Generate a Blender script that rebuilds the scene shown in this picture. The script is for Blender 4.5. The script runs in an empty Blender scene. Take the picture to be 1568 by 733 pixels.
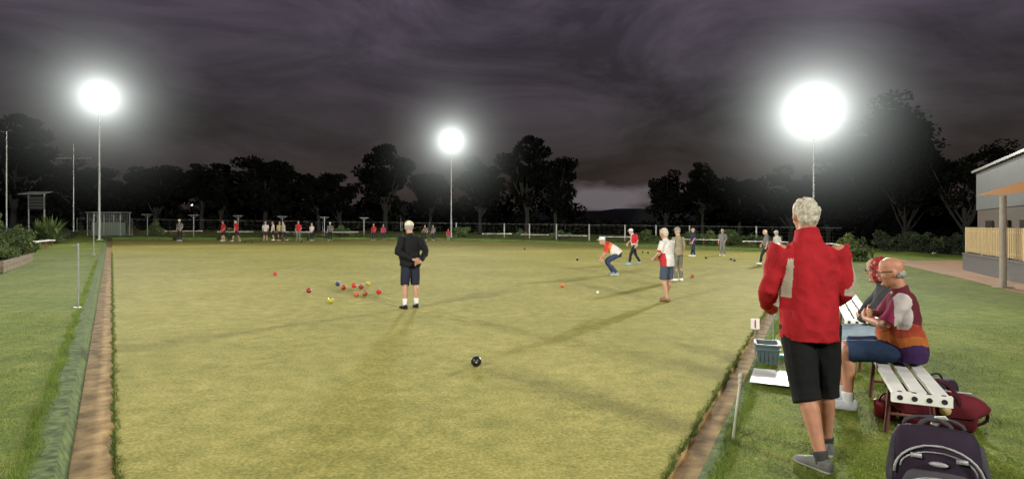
import bpy, bmesh, math, random
import numpy as np
from mathutils import Vector, Matrix, noise
random.seed(7); rng=np.random.default_rng(7)
scene=bpy.context.scene
V=Vector
# ------------------------------------------------------------------ terrain levels
def sst(a,b,x):
    t=max(0.0,min(1.0,(x-a)/(b-a))); return t*t*(3-2*t)
def gz(x): return -0.0125*max(-60,min(60,x))
def gl(x,y): return gz(x)+0.05+0.17*sst(28,38,y)-2.2*sst(25,50,x)*sst(20,40,y)
# ------------------------------------------------------------------ materials
def mat(name,col,rough=.8,var=.15,scale=8,bump=0,bscale=60,col2=None,metal=0,spec=.3,detail=4,emit=None,estr=0,bdist=.01):
    m=bpy.data.materials.new(name); m.use_nodes=True
    nt=m.node_tree; b=nt.nodes['Principled BSDF']
    b.inputs['Roughness'].default_value=rough; b.inputs['Metallic'].default_value=metal
    b.inputs['Specular IOR Level'].default_value=spec
    tc=nt.nodes.new('ShaderNodeTexCoord')
    n=nt.nodes.new('ShaderNodeTexNoise'); n.inputs['Scale'].default_value=scale; n.inputs['Detail'].default_value=detail
    nt.links.new(tc.outputs['Object'],n.inputs['Vector'])
    r=nt.nodes.new('ShaderNodeValToRGB'); r.color_ramp.elements[0].position=.3; r.color_ramp.elements[1].position=.7
    c1=[c*(1-var) for c in col]; c2=[min(1,c*(1+var)) for c in (col2 or col)]
    r.color_ramp.elements[0].color=(*c1,1); r.color_ramp.elements[1].color=(*c2,1)
    nt.links.new(n.outputs['Fac'],r.inputs['Fac']); nt.links.new(r.outputs['Color'],b.inputs['Base Color'])
    if bump:
        n2=nt.nodes.new('ShaderNodeTexNoise'); n2.inputs['Scale'].default_value=bscale; n2.inputs['Detail'].default_value=3
        nt.links.new(tc.outputs['Object'],n2.inputs['Vector'])
        bp=nt.nodes.new('ShaderNodeBump'); bp.inputs['Strength'].default_value=bump; bp.inputs['Distance'].default_value=bdist
        nt.links.new(n2.outputs['Fac'],bp.inputs['Height']); nt.links.new(bp.outputs['Normal'],b.inputs['Normal'])
    if emit:
        b.inputs['Emission Color'].default_value=(*emit,1); b.inputs['Emission Strength'].default_value=estr
    return m
_fc={}
def fab(col,rough=.85):
    k=tuple(round(c,3) for c in col)
    if k not in _fc: _fc[k]=mat('fabric_%d'%len(_fc),col,rough,.12,14,.35,90,spec=.15)
    return _fc[k]
def layered_grass(name,stops,s1,s2,s3,bump):
    m=bpy.data.materials.new(name); m.use_nodes=True; nt=m.node_tree; L=nt.links.new
    b=nt.nodes['Principled BSDF']; b.inputs['Roughness'].default_value=.9; b.inputs['Specular IOR Level'].default_value=.1
    tc=nt.nodes.new('ShaderNodeTexCoord')
    outs=[]
    for s,w,d in ((s1,.40,4),(s2,.50,6),(s3,.85,4)):
        n=nt.nodes.new('ShaderNodeTexNoise'); n.inputs['Scale'].default_value=s; n.inputs['Detail'].default_value=d; n.inputs['Roughness'].default_value=.65
        L(tc.outputs['Object'],n.inputs['Vector'])
        q=nt.nodes.new('ShaderNodeMath'); q.operation='MULTIPLY_ADD'; q.inputs[1].default_value=w; q.inputs[2].default_value=-.5*w
        L(n.outputs['Fac'],q.inputs[0]); outs.append(q)
    a=nt.nodes.new('ShaderNodeMath'); a.operation='ADD'; L(outs[0].outputs[0],a.inputs[0]); L(outs[1].outputs[0],a.inputs[1])
    a2=nt.nodes.new('ShaderNodeMath'); a2.operation='ADD'; L(a.outputs[0],a2.inputs[0]); L(outs[2].outputs[0],a2.inputs[1])
    a3=nt.nodes.new('ShaderNodeMath'); a3.operation='MULTIPLY_ADD'; a3.inputs[1].default_value=1.9; a3.inputs[2].default_value=.5; L(a2.outputs[0],a3.inputs[0])
    r=nt.nodes.new('ShaderNodeValToRGB'); cr=r.color_ramp
    cr.elements[0].position=stops[0][0]; cr.elements[0].color=(*stops[0][1],1)
    cr.elements[1].position=stops[-1][0]; cr.elements[1].color=(*stops[-1][1],1)
    for p,c in stops[1:-1]:
        e=cr.elements.new(p); e.color=(*c,1)
    L(a3.outputs[0],r.inputs['Fac']); L(r.outputs['Color'],b.inputs['Base Color'])
    bp=nt.nodes.new('ShaderNodeBump'); bp.inputs['Strength'].default_value=bump; bp.inputs['Distance'].default_value=.02
    L(outs[2].outputs[0],bp.inputs['Height']); L(bp.outputs['Normal'],b.inputs['Normal'])
    return m
M_green=layered_grass('bowling_turf',[(.1,(.13,.125,.026)),(.4,(.215,.205,.048)),(.6,(.275,.25,.066)),(.9,(.40,.34,.12))],.22,4,38,.6)
M_grass=layered_grass('lawn',[(.05,(.04,.065,.01)),(.4,(.09,.135,.017)),(.65,(.15,.185,.03)),(.95,(.33,.26,.09))],.5,5,45,.8)
M_ditch=mat('ditch_sand',(.26,.165,.07),.95,.35,6,.8,40,col2=(.42,.29,.14),detail=8)
M_bank=mat('bank_carpet',(.035,.06,.014),.95,.45,14,.9,120,col2=(.085,.12,.032),detail=10)
M_metal=mat('galvanised_steel',(.26,.265,.26),.5,.12,20,metal=.5)
M_wpaint=mat('white_paint',(.74,.74,.72),.45,.05,10)
M_dark=mat('dark_plastic',(.02,.02,.022),.5,.2,20)
M_bark=mat('bark',(.010,.009,.008),.95,.3,6,.6,20)
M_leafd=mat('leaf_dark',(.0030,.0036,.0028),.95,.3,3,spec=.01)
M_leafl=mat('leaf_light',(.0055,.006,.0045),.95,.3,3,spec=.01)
M_shrub=mat('shrub_leaf',(.035,.055,.016),.8,.35,5)
M_shrub2=mat('shrub_leaf_light',(.09,.12,.03),.8,.3,5)
M_skin=mat('skin',(.40,.22,.15),.6,.08,25,.1,80)
M_skinr=mat('skin_ruddy',(.40,.19,.12),.5,.10,25,.1,80)
M_lip=mat('lip',(.35,.12,.10),.5)
M_eye=mat('eye_white',(.7,.7,.68),.3)
M_whair=mat('white_hair',(.50,.46,.38),.8,.35,70,.9,120)
M_ghair=mat('grey_hair',(.3,.29,.27),.8,.25,60,.9,120)
M_rhair=mat('red_hair',(.24,.018,.022),.6,.45,50,.9,120)
M_dhair=mat('dark_hair',(.04,.03,.02),.8,.25,60,.9,120)
# ------------------------------------------------------------------ mesh builder
class MB:
    def __init__(s): s.v=[];s.f=[];s.m=[]
    def add(s,vs,fs,mi=0):
        o=len(s.v); s.v.extend([tuple(v) for v in vs]); s.f.extend([tuple(i+o for i in f) for f in fs]); s.m.extend([mi]*len(fs))
    def box(s,c,size,rz=0,mi=0,M=None):
        x,y,z=[k/2 for k in size]
        vs=[V((sx*x,sy*y,sz*z)) for sx in(-1,1) for sy in(-1,1) for sz in(-1,1)]
        R=M if M is not None else Matrix.Rotation(rz,3,'Z')
        vs=[R@v+V(c) for v in vs]
        s.add(vs,[(0,1,3,2),(4,6,7,5),(0,4,5,1),(2,3,7,6),(0,2,6,4),(1,5,7,3)],mi)
    def tube(s,pts,rad,side=(1,0,0),n=14,mi=0,sub=1,dome=.5,p=2):
        P=[V(q) for q in pts]; R=[(r,r) if not isinstance(r,(tuple,list)) else tuple(r) for r in rad]
        if sub>1 and len(P)>2:
            NP=[];NR=[]
            for i in range(len(P)-1):
                p0=P[max(i-1,0)];p1=P[i];p2=P[i+1];p3=P[min(i+2,len(P)-1)]
                r0=R[max(i-1,0)];r1=R[i];r2=R[i+1];r3=R[min(i+2,len(P)-1)]
                for k in range(sub):
                    t=k/sub
                    cm=lambda a,b,c,d:.5*((2*b)+(c-a)*t+(2*a-5*b+4*c-d)*t*t+(3*b-a-3*c+d)*t**3)
                    NP.append(V([cm(p0[j],p1[j],p2[j],p3[j]) for j in range(3)]))
                    NR.append((max(.001,cm(r0[0],r1[0],r2[0],r3[0])),max(.001,cm(r0[1],r1[1],r2[1],r3[1]))))
            NP.append(P[-1]);NR.append(R[-1]);P,R=NP,NR
        T=[]
        for i in range(len(P)):
            t=(P[min(i+1,len(P)-1)]-P[max(i-1,0)])
            T.append(t.normalized() if t.length>1e-9 else V((0,0,1)))
        if dome>0:
            a,b=R[0];e=min(a,b)*dome*2;
            P=[P[0]-T[0]*e*.5,P[0]-T[0]*e*.3]+P; R=[(a*.35,b*.35),(a*.8,b*.8)]+R; T=[T[0],T[0]]+T
            a,b=R[-1];e=min(a,b)*dome*2
            P=P+[P[-1]+T[-1]*e*.3,P[-1]+T[-1]*e*.5]; R=R+[(a*.8,b*.8),(a*.35,b*.35)]; T=T+[T[-1],T[-1]]
        S=V(side); vs=[]
        for q,(a,b),t in zip(P,R,T):
            A=S-t*S.dot(t)
            if A.length<.15: A=V((0,1,0))-t*t.y
            if A.length<.15: A=V((0,0,1))-t*t.z
            A.normalize(); B=t.cross(A)
            for k in range(n):
                w=2*math.pi*k/n; c,sn=math.cos(w),math.sin(w)
                if p!=2:
                    c=math.copysign(abs(c)**(2/p),c); sn=math.copysign(abs(sn)**(2/p),sn)
                vs.append(q+A*a*c+B*b*sn)
        m=len(P); fs=[]
        for i in range(m-1):
            for k in range(n):
                fs.append((i*n+k,i*n+(k+1)%n,(i+1)*n+(k+1)%n,(i+1)*n+k))
        fs.append(tuple(range(n-1,-1,-1))); fs.append(tuple((m-1)*n+k for k in range(n)))
        s.add(vs,fs,mi)
    def ell(s,c,r,M=None,n=14,mi=0):
        vs=[];h=n//2+2
        M=M if M is not None else Matrix.Identity(3)
        for i in range(1,h):
            ph=math.pi*i/h
            for k in range(n):
                w=2*math.pi*k/n
                vs.append(M@V((r[0]*math.sin(ph)*math.cos(w),r[1]*math.sin(ph)*math.sin(w),-r[2]*math.cos(ph)))+V(c))
        m=h-1; fs=[]
        for i in range(m-1):
            for k in range(n): fs.append((i*n+k,i*n+(k+1)%n,(i+1)*n+(k+1)%n,(i+1)*n+k))
        vs.append(M@V((0,0,-r[2]))+V(c)); vs.append(M@V((0,0,r[2]))+V(c))
        b=m*n
        for k in range(n):
            fs.append((b,(k+1)%n,k)); fs.append((b+1,(m-1)*n+k,(m-1)*n+(k+1)%n))
        s.add(vs,fs,mi)
    def leaves(s,cs,size,mis=(0,),thin=.5):
        cs=np.asarray(cs); N=len(cs)
        a=rng.normal(size=(N,3)); a/=np.linalg.norm(a,axis=1)[:,None]
        b=rng.normal(size=(N,3)); b-=a*(a*b).sum(1)[:,None]; b/=np.linalg.norm(b,axis=1)[:,None]
        sz=size*rng.uniform(.6,1.4,N)[:,None]
        q=np.stack([cs-a*sz,cs-b*sz*thin,cs+a*sz,cs+b*sz*thin],1).reshape(-1,3)
        o=len(s.v); s.v.extend(map(tuple,q.tolist()))
        ids=(np.arange(N*4).reshape(-1,4)+o).tolist(); s.f.extend(map(tuple,ids))
        s.m.extend(rng.choice(mis,N).tolist())
    def clump(s,c,r,n,size,mis=(0,),thin=.5):
        d=rng.normal(size=(n,3)); d/=np.linalg.norm(d,axis=1)[:,None]
        d*= (rng.uniform(.25,1,n)**.45)[:,None]*np.array(r)
        s.leaves(d+np.array(c),size,mis,thin)
def build(name,mb,mats,loc=(0,0,0),rz=0,smooth=False,bevel=0,parent=None,scale=None):
    me=bpy.data.meshes.new(name); me.from_pydata(mb.v,[],mb.f)
    for m in mats: me.materials.append(m)
    me.polygons.foreach_set('material_index',mb.m)
    if smooth: me.polygons.foreach_set('use_smooth',[True]*len(me.polygons))
    me.update()
    o=bpy.data.objects.new(name,me); scene.collection.objects.link(o)
    o.location=loc; o.rotation_euler=(0,0,rz)
    if scale: o.scale=scale
    if bevel:
        b=o.modifiers.new('b','BEVEL'); b.width=bevel; b.segments=2; b.limit_method='ANGLE'
    if parent: o.parent=parent
    return o
def inst(name,me,loc,rz=0,scale=(1,1,1)):
    o=bpy.data.objects.new(name,me); scene.collection.objects.link(o); o.location=loc; o.rotation_euler=(0,0,rz); o.scale=scale; return o
# ------------------------------------------------------------------ people
def remesh(mb,vox,it,fac=.5):
    me=bpy.data.meshes.new('t'); me.from_pydata(mb.v,[],mb.f); me.update()
    bm=bmesh.new(); bm.from_mesh(me); bmesh.ops.recalc_face_normals(bm,faces=bm.faces); bm.to_mesh(me); bm.free()
    o=bpy.data.objects.new('t',me); scene.collection.objects.link(o)
    r=o.modifiers.new('r','REMESH'); r.mode='VOXEL'; r.voxel_size=vox
    if it:
        s=o.modifiers.new('s','SMOOTH'); s.factor=fac; s.iterations=it
    dg=bpy.context.evaluated_depsgraph_get(); ev=o.evaluated_get(dg); m2=bpy.data.meshes.new_from_object(ev)
    n=len(m2.vertices); v=np.empty(n*3); m2.vertices.foreach_get('co',v); v=v.reshape(-1,3)
    nn=np.empty(n*3); m2.vertices.foreach_get('normal',nn); nn=nn.reshape(-1,3)
    f=[tuple(p.vertices) for p in m2.polygons]
    c=np.empty(len(f)*3); m2.polygons.foreach_get('center',c); c=c.reshape(-1,3)
    bpy.data.objects.remove(o); bpy.data.meshes.remove(me); bpy.data.meshes.remove(m2)
    return v,nn,f,c
def lerp(a,b,t): return V(a)+(V(b)-V(a))*t
STAND=dict(pel=(0,0,.95),chest=(0,.01,1.27),neck=(0,-.01,1.485),head=(0,.03,1.635),
 hipL=(-.09,0,.92),hipR=(.09,0,.92),kneeL=(-.11,.02,.50),kneeR=(.11,.02,.50),ankL=(-.12,-.03,.09),ankR=(.12,-.03,.09),
 shL=(-.185,-.005,1.41),shR=(.185,-.005,1.41),elL=(-.245,-.03,1.13),elR=(.245,-.03,1.13),wrL=(-.25,.06,.88),wrR=(.25,.06,.88),
 hf=(0,1,0),dirL=(0,.15,-1),dirR=(0,.15,-1),thL=(0,1,0),thR=(0,1,0),fL=(-.12,1,0),fR=(.12,1,0))
def hand(mb,w,d,th,right,curl=.35,s=1):
    d=V(d).normalized(); W=V(th); W=(W-d*W.dot(d)).normalized(); N=d.cross(W)*(-1 if right else 1)
    w=V(w)
    mb.tube([w-d*.02,w+d*.02,w+d*.06,w+d*.095],[(.024,.02),(.033,.017),(.041,.015),(.039,.012)],side=W,n=10)
    for off,L in ((.030,.072),(.010,.082),(-.011,.076),(-.030,.060)):
        q=w+d*.09+W*off; pts=[q-d*.03,q]; a=0; dd=d
        for sg in (.45,.3,.25):
            a+=curl; dd=(d*math.cos(a)+N*math.sin(a)); q=q+dd*L*sg; pts.append(q)
        mb.tube(pts,[.009,.0095,.009,.0085,.0075],side=W,n=8)
    q=w+d*.025+W*.025; t=(W*.75+d*.65+N*.25).normalized(); t2=(W*.3+d*.9+N*.4).normalized()
    mb.tube([q-t*.015,q+t*.03,q+t*.03+t2*.03,q+t*.03+t2*.055],[.014,.0125,.011,.009],side=N,n=8)
def person(name,x,y,th,H=1.72,P=None,S=None,vox=.02):
    J=dict(STAND); J.update(P or {}); S=dict(dict(skin=M_skin,shirt=(.5,.5,.5),bottom=(.03,.03,.04),long=False,sleeve='short',hair='short',hairm=M_ghair,
        cap=None,shoe=(.6,.6,.6),sole=(.6,.6,.6),sock=None,belly=.02,hem=.85,curl=.35,wide=1.0,slw=1.0,collar=False),**(S or {}))
    G={k:V(v) for k,v in J.items()}
    near=vox<.015
    groups=[]  # (mb, voxel, smooth, mats, fn, wrinkle)
    SD=(G['shR']-G['shL']).normalized()
    fwd=V((0,0,1)).cross(SD).normalized()
    # head frame
    F=G['hf'].normalized(); U=V((0,0,1)); U=(U-F*U.dot(F)*.6).normalized(); F=(F-U*F.dot(U)).normalized(); R=F.cross(U)
    HM=Matrix((R,F,U)).transposed(); hc=G['head']
    hp=lambda a,b,c: HM@V((a,b,c))+hc
    # body
    B=MB()
    prof=[(-.118,.028,.03,.05),(-.10,.044,.052,.036),(-.07,.057,.07,.022),(-.03,.067,.084,.010),(.02,.074,.094,0),(.06,.075,.097,-.004),(.09,.065,.084,-.008),(.112,.04,.052,-.01)]
    B.tube([hp(0,q[3],q[0]) for q in prof],[(q[1],q[2]) for q in prof],side=R,n=20,sub=2,dome=.3)
    B.ell(hp(0,.102,-.022),(.014,.022,.017),HM,10); B.ell(hp(0,.093,.0),(.009,.013,.028),HM,10)
    B.ell(hp(0,.083,.030),(.045,.012,.009),HM,10)
    B.ell(hp(0,.082,-.066),(.022,.014,.010),HM,10); B.ell(hp(0,.078,-.105),(.02,.016,.014),HM,10)
    for sx in(-1,1):
        B.ell(hp(sx*.077,-.012,-.008),(.010,.020,.032),HM,10); B.ell(hp(sx*.038,.066,-.03),(.022,.02,.02),HM,10)
    B.tube([G['neck']-V((0,0,.06)),G['neck'],lerp(G['neck'],hp(0,-.025,-.06),.6),hp(0,-.015,-.03)],[(.075,.07),(.062,.062),(.057,.058),(.055,.058)],side=SD,n=14,sub=2)
    for s in 'LR':
        sh,el,wr=G['sh'+s],G['el'+s],G['wr'+s]
        B.tube([sh,lerp(sh,el,.45),el,lerp(el,wr,.3),lerp(el,wr,.7),wr],[.05,.047,.039,.042,.034,(.027,.022)],n=12,sub=2)
        h,k,a=G['hip'+s],G['knee'+s],G['ank'+s]; back=-fwd
        B.tube([h,lerp(h,k,.45),k,lerp(k,a,.28)+back*.015,lerp(k,a,.65)+back*.008,a,a-V((0,0,.03))],[.085,.075,.054,.059,.044,.034,.036],n=14,sub=2)
    skf=lambda c:np.zeros(len(c),int)
    groups.append((B,min(vox,.0085) if near else vox*.8,3 if near else 2,[S['skin']],skf,0))
    Hn=MB()
    hand(Hn,G['wrL'],G['dirL'],G['thL'],False,S['curl']); hand(Hn,G['wrR'],G['dirR'],G['thR'],True,S['curl'])
    groups.append((Hn,.0055,1,[S['skin']],skf,0))
    # shirt
    T=MB(); d=(G['chest']-G['pel']).normalized(); wd=S['wide']; bl=S['belly']; sw=S['slw']
    pel=G['pel']; ch=G['chest']; nk=G['neck']
    T.tube([pel-d*(.95-S['hem']),pel,lerp(pel,ch,.5)+fwd*bl*.8,ch+fwd*.005,lerp(ch,nk,.5),lerp(ch,nk,.78),nk-(nk-ch)*.06],
      [(.178*wd,.135+bl*.3),(.176*wd,.138+bl*.5),(.170*wd,.13+bl),(.190*wd,.13),(.178*wd,.112),(.125,.088),(.068,.066)],side=SD,n=24,sub=3,dome=.05)
    T.tube([nk-(nk-ch)*.12,nk+V((0,.004,.028))],[(.074,.072),(.066,.066)],side=SD,n=16,dome=.05)
    if S['collar']: T.tube([nk-(nk-ch)*.15,nk+V((0,.0,.02)),nk+V((0,.01,.055))],[(.095,.088),(.078,.078),(.074,.076)],side=SD,n=18,dome=.02)
    for s in 'LR':
        sh,el,wr=G['sh'+s],G['el'+s],G['wr'+s]
        if S['sleeve']=='long': T.tube([lerp(sh,ch,.25),sh,lerp(sh,el,.5),el,lerp(el,wr,.5),lerp(el,wr,.92)],[.07*sw,.075*sw,.067*sw,.062*sw,.053*sw,.043],n=14,sub=2,dome=.1)
        else: T.tube([lerp(sh,ch,.25),sh,lerp(sh,el,.5),lerp(sh,el,.92)],[.07,.074,.071,.070],n=14,sub=2,dome=.05)
    sm=S['shirt']; 
    if not isinstance(sm[0],list): groups.append((T,vox,3 if near else 2,[fab(sm)],skf,S.get('wr',.006)))
    else: groups.append((T,vox,3 if near else 2,[fab(c) for c in sm[0]],sm[1],S.get('wr',.006)))
    # bottoms
    K=MB()
    K.tube([pel+d*.10,pel,(G['hipL']+G['hipR'])/2-V((0,0,.05))],[(.158*wd,.12+bl*.4),(.17*wd,.135+bl*.2),(.16*wd,.13)],side=SD,n=20,sub=2,dome=.25)
    for s in 'LR':
        h,k,a=G['hip'+s],G['knee'+s],G['ank'+s]
        if S['long']: K.tube([h,lerp(h,k,.5),k,lerp(k,a,.5),lerp(k,a,.97)],[.1,.092,.075,.068,.062],n=14,sub=2,dome=.05)
        else:
            hl=S.get('hemk',1.0)
            if hl<=1: K.tube([h,lerp(h,k,.5*hl),lerp(h,k,.96*hl)],[.100,.098,.095],n=16,sub=2,dome=.02)
            else: K.tube([h,lerp(h,k,.5),k,lerp(k,a,hl-1)],[.108,.102,.092,.095],n=16,sub=2,dome=.02)
    groups.append((K,vox,3 if near else 2,[fab(S['bottom'])],skf,.007))
    # shoes & socks
    F2=MB(); SK=MB()
    for s in 'LR':
        a=G['ank'+s]; f=V(G['f'+s]); f.z=0; f.normalize(); z0=a.z-.09; sd=f.cross(V((0,0,1)))
        q=lambda t,z: V((a.x,a.y,0))+f*t+V((0,0,z0+z))
        F2.tube([q(-.065,.05),q(-.03,.05),q(.04,.047),q(.11,.036),q(.165,.03),q(.19,.026)],[(.03,.045),(.038,.05),(.041,.046),(.047,.034),(.042,.027),(.026,.02)],side=sd,n=14,sub=2,dome=.4)
        F2.tube([q(-.01,.04),q(-.012,.085)],[(.042,.05),(.042,.05)],side=sd,n=12,dome=.05)
        if S['sock']: SK.tube([lerp(a,G['knee'+s],S.get('sockh',.3)),a,a-V((0,0,.04))],[.052,.041,.042],n=12,dome=.05)
    groups.append((F2,min(vox,.009),2,[fab(S['shoe'],.6),fab(S['sole'],.6)],lambda c:(c[:,2]<.028).astype(int),0))
    if S['sock']: groups.append((SK,min(vox,.01),1,[fab(S['sock'])],skf,0))
    # hair
    Hh=MB(); hs=S['hair']
    if S['cap']:
        Hh.ell(hp(0,-.040,.0),(.076,.070,.055),HM,16)
    elif hs=='short':
        Hh.ell(hp(0,-.020,.030),(.082,.094,.094),HM,20); Hh.ell(hp(0,-.055,-.03),(.066,.053,.055),HM,14)
    elif hs=='fringe':
        Hh.ell(hp(0,-.046,-.02),(.079,.062,.042),HM,18)
    elif hs=='long':
        Hh.ell(hp(0,-.018,.034),(.088,.103,.102),HM,20); Hh.ell(hp(0,-.05,-.06),(.082,.07,.095),HM,16)
        for sx in(-1,1): Hh.ell(hp(sx*.072,.015,-.045),(.022,.05,.075),HM,12)
        for t in range(9): a=t/8*2.6-1.3; Hh.tube([hp(.06*math.sin(a),-.07*math.cos(a),-.02),hp(.085*math.sin(a),-.10*math.cos(a),-.10),hp(.09*math.sin(a),-.10*math.cos(a),-.15-.02*(t%3))],[.022,.02,.007],n=7)
    groups.append((Hh,.006 if near else .014,1,[S['hairm']],skf,.014 if near else 0))
    if S['cap']:
        C=MB(); C.tube([hp(0,0,.035),hp(0,0,.07),hp(0,-.004,.10),hp(0,-.008,.128),hp(0,-.008,.145)],[(.091,.110),(.091,.110),(.081,.098),(.055,.068),(.014,.016)],side=R,n=20,sub=2,dome=.05)
        C.tube([hp(0,.06,.042),hp(0,.12,.042),hp(0,.18,.030)],[(.074,.010),(.070,.009),(.036,.008)],side=R,n=16,sub=2,dome=.2)
        groups.append((C,.007,1,[fab(S['cap'])],skf,0))
    if near:
        E=MB()
        for sx in(-1,1): E.ell(hp(sx*.031,.083,.008),(.011,.008,.008),HM,10)
        groups.append((E,.004,0,[M_eye],skf,0))
        Lp=MB(); Lp.ell(hp(0,.090,-.066),(.021,.009,.006),HM,10); groups.append((Lp,.004,0,[M_lip],skf,0))
        if S.get('tache'):
            Tm=MB(); Tm.ell(hp(0,.098,-.050),(.03,.012,.010),HM,12); groups.append((Tm,.004,0,[M_ghair],skf,.004))
        if S.get('glasses'):
            Gs=MB()
            for sx in(-1,1):
                ring=[hp(sx*.033+.021*math.cos(t),.104,.006+.016*math.sin(t)) for t in np.linspace(0,2*math.pi,13)]
                Gs.tube(ring,[.0022]*13,n=6,dome=0); Gs.tube([hp(sx*.054,.102,.01),hp(sx*.08,.03,.012),hp(sx*.08,-.02,.008)],[.0025]*3,n=6,dome=.1)
            groups.append((Gs,0,0,[M_dark],skf,0))
    allv=[];allf=[];allm=[];mats=[];sc=H/1.75;o=0
    for mb,vx,it,ms,fn,wr in groups:
        if not mb.v: continue
        if vx: v,nn,f,c=remesh(mb,vx,it)
        else:
            v=np.array(mb.v);f=mb.f;c=np.zeros((len(f),3));nn=v*0
        if wr and len(v):
            if near:
                sd=len(name)*3.7; hair=(ms[0]==S['hairm'])
                if hair: dd=np.array([noise.noise(V((q[0]*40+sd,q[1]*40,q[2]*30)))+.6*noise.noise(V((q[0]*14,q[1]*14+sd,q[2]*14))) for q in v])
                else:
                    # soft vertical/diagonal cloth folds with sharper creases
                    dd=np.array([noise.noise(V((q[0]*11+sd+q[2]*3,q[1]*11,q[2]*4)))*.9+.55*(.35-abs(noise.noise(V((q[0]*7-q[2]*5,q[1]*7+sd,q[2]*9+q[0]*6))))*1.6) for q in v])
                v=v+nn*(dd*wr)[:,None]
            else: v=v+nn*(np.sin(v[:,2]*40+v[:,0]*25)*wr*.5)[:,None]
        if vx and len(c): mi=np.asarray(fn(c))+len(mats)
        else: mi=np.zeros(len(f),int)+len(mats)
        mats+=ms; allv.append(v); allf+= [tuple(i+o for i in ff) for ff in f]; allm+=mi.tolist(); o+=len(v)
    vv=np.concatenate(allv)*sc
    R_=MB(); R_.v=list(map(tuple,vv.tolist())); R_.f=allf; R_.m=allm
    g=S.get('z', None)
    return build(name,R_,mats,(x,y,g if g is not None else gz(x)),th,smooth=True)
rad=math.radians
# --- foreground man in red jacket, seen from behind
RED=(.34,.014,.020); BEI=(.40,.34,.27)
def jackf(c):
    x=c[:,0]; z=c[:,2]; y=c[:,1]
    t=(1.36-z)/.26
    m=((z>1.10)&(z<1.36)&(x<-.120-.02*t)&(x>-.150-.05*t)&(y<.02))|((x>.20)&(x<.30)&(z>1.12)&(z<1.36)&(np.abs(y+.03+(1.3-z)*.1)<.022))
    return m.astype(int)
person('standing_man_red_jacket',2.05,4.05,rad(-12),1.79,
 dict(ankL=(.02,-.19,.09),ankR=(.14,.12,.09),kneeL=(-.045,-.06,.50),kneeR=(.12,.09,.50),pel=(0,-.01,.95),chest=(-.005,-.01,1.27),hipL=(-.085,0,.92),
  shL=(-.185,-.01,1.43),shR=(.172,-.01,1.43),neck=(-.01,.005,1.50),head=(-.015,.045,1.645),
  elL=(-.262,-.01,1.15),wrL=(-.23,.20,1.00),elR=(.212,.0,1.14),wrR=(.14,.20,1.00),dirL=(.3,1,-.2),thL=(.5,0,1),dirR=(-.3,1,-.1),thR=(-.5,0,1),
  hf=(-.1,1,-.2),fL=(-.75,1,0),fR=(-.1,1,0)),
 dict(skin=M_skinr,shirt=([RED,BEI],jackf),sleeve='long',collar=True,bottom=(.009,.009,.010),hemk=1.20,hem=.82,hair='short',hairm=M_whair,shoe=(.13,.13,.125),sole=(.5,.5,.47),sock=(.05,.05,.05),sockh=.10,
  wide=1.05,slw=1.02,belly=.03,wr=.018,z=gl(2.08,4.05),curl=.7),vox=.008)
# --- seated
SIT=dict(pel=(0,0,.56),chest=(0,.02,.86),neck=(0,.05,1.07),head=(0,.105,1.215),hipL=(-.09,.02,.55),hipR=(.09,.02,.55),kneeL=(-.13,.46,.52),kneeR=(.11,.45,.52),
 ankL=(-.14,.44,.09),ankR=(.10,.50,.09),shL=(-.19,.03,1.0),shR=(.19,.03,1.0),elL=(-.25,.17,.79),elR=(.25,.17,.79),wrL=(.0,.30,.80),wrR=(.02,.27,.86),
 dirL=(1,.2,.1),thL=(0,.2,1),dirR=(-1,.2,0),thR=(0,.2,1),hf=(0,1,-.1))
def polof(c):
    z=c[:,2]; ax=np.abs(c[:,0]); m=np.zeros(len(c),int); w=.02*np.sin(c[:,0]*30+c[:,1]*20)
    m[z+w<.80]=1; m[z+w<.70]=2; m[z+w<.62]=5; m[(ax>.2)&(z>.75)]=3
    m[(ax>.2)&(c[:,1]>.11)]=4
    return m
person('seated_man_bald',3.42,5.10,rad(62),1.76,dict(SIT,hf=(.0,1,-.15)),
 dict(skin=M_skinr,shirt=([(.11,.018,.03),(.33,.055,.03),(.40,.12,.03),(.50,.45,.45),(.27,.03,.09),(.045,.02,.08)],polof),bottom=(.025,.045,.095),hemk=1.0,hem=.86,hair='fringe',hairm=M_ghair,glasses=True,tache=True,
  shoe=(.45,.47,.53),sole=(.55,.57,.6),sock=(.55,.55,.55),sockh=.18,belly=.05,wide=1.18,wr=.014,z=gl(3.4,5.1)),vox=.009)
person('seated_woman_red_hair',3.80,5.92,rad(62),1.70,dict(SIT,wrL=(-.02,.26,.70),wrR=(.05,.27,.72),hf=(-.1,1,-.2)),
 dict(shirt=(.04,.04,.045),sleeve='long',bottom=(.22,.28,.33),long=False,hemk=1.1,hem=.86,hair='long',hairm=M_rhair,glasses=True,shoe=(.6,.6,.62),belly=.03,wide=1.02,wr=.012,z=gl(3.8,6.0)),vox=.011)
# --- man in black, hands behind back
person('bowler_man_black_jumper',-1.96,11.35,rad(34),1.68,
 dict(elL=(-.30,-.08,1.14),elR=(.30,-.08,1.14),wrL=(-.04,-.25,.99),wrR=(.09,-.26,.95),dirL=(1,-.1,-.3),thL=(0,-.3,1),dirR=(-1,-.1,-.3),thR=(0,-.3,1),
  head=(.0,.07,1.62),neck=(0,.02,1.48),chest=(0,.0,1.27),hf=(.75,1,-.35),ankL=(-.14,-.04,.09),ankR=(.13,-.0,.09)),
 dict(shirt=(.010,.010,.012),sleeve='long',slw=1.15,bottom=(.018,.02,.036),hemk=1.04,hem=.86,cap=(.58,.54,.42),hairm=M_ghair,shoe=(.012,.012,.012),sole=(.02,.02,.02),sock=(.6,.6,.6),sockh=.28,belly=.10,wide=1.25,wr=.016),vox=.011)
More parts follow.
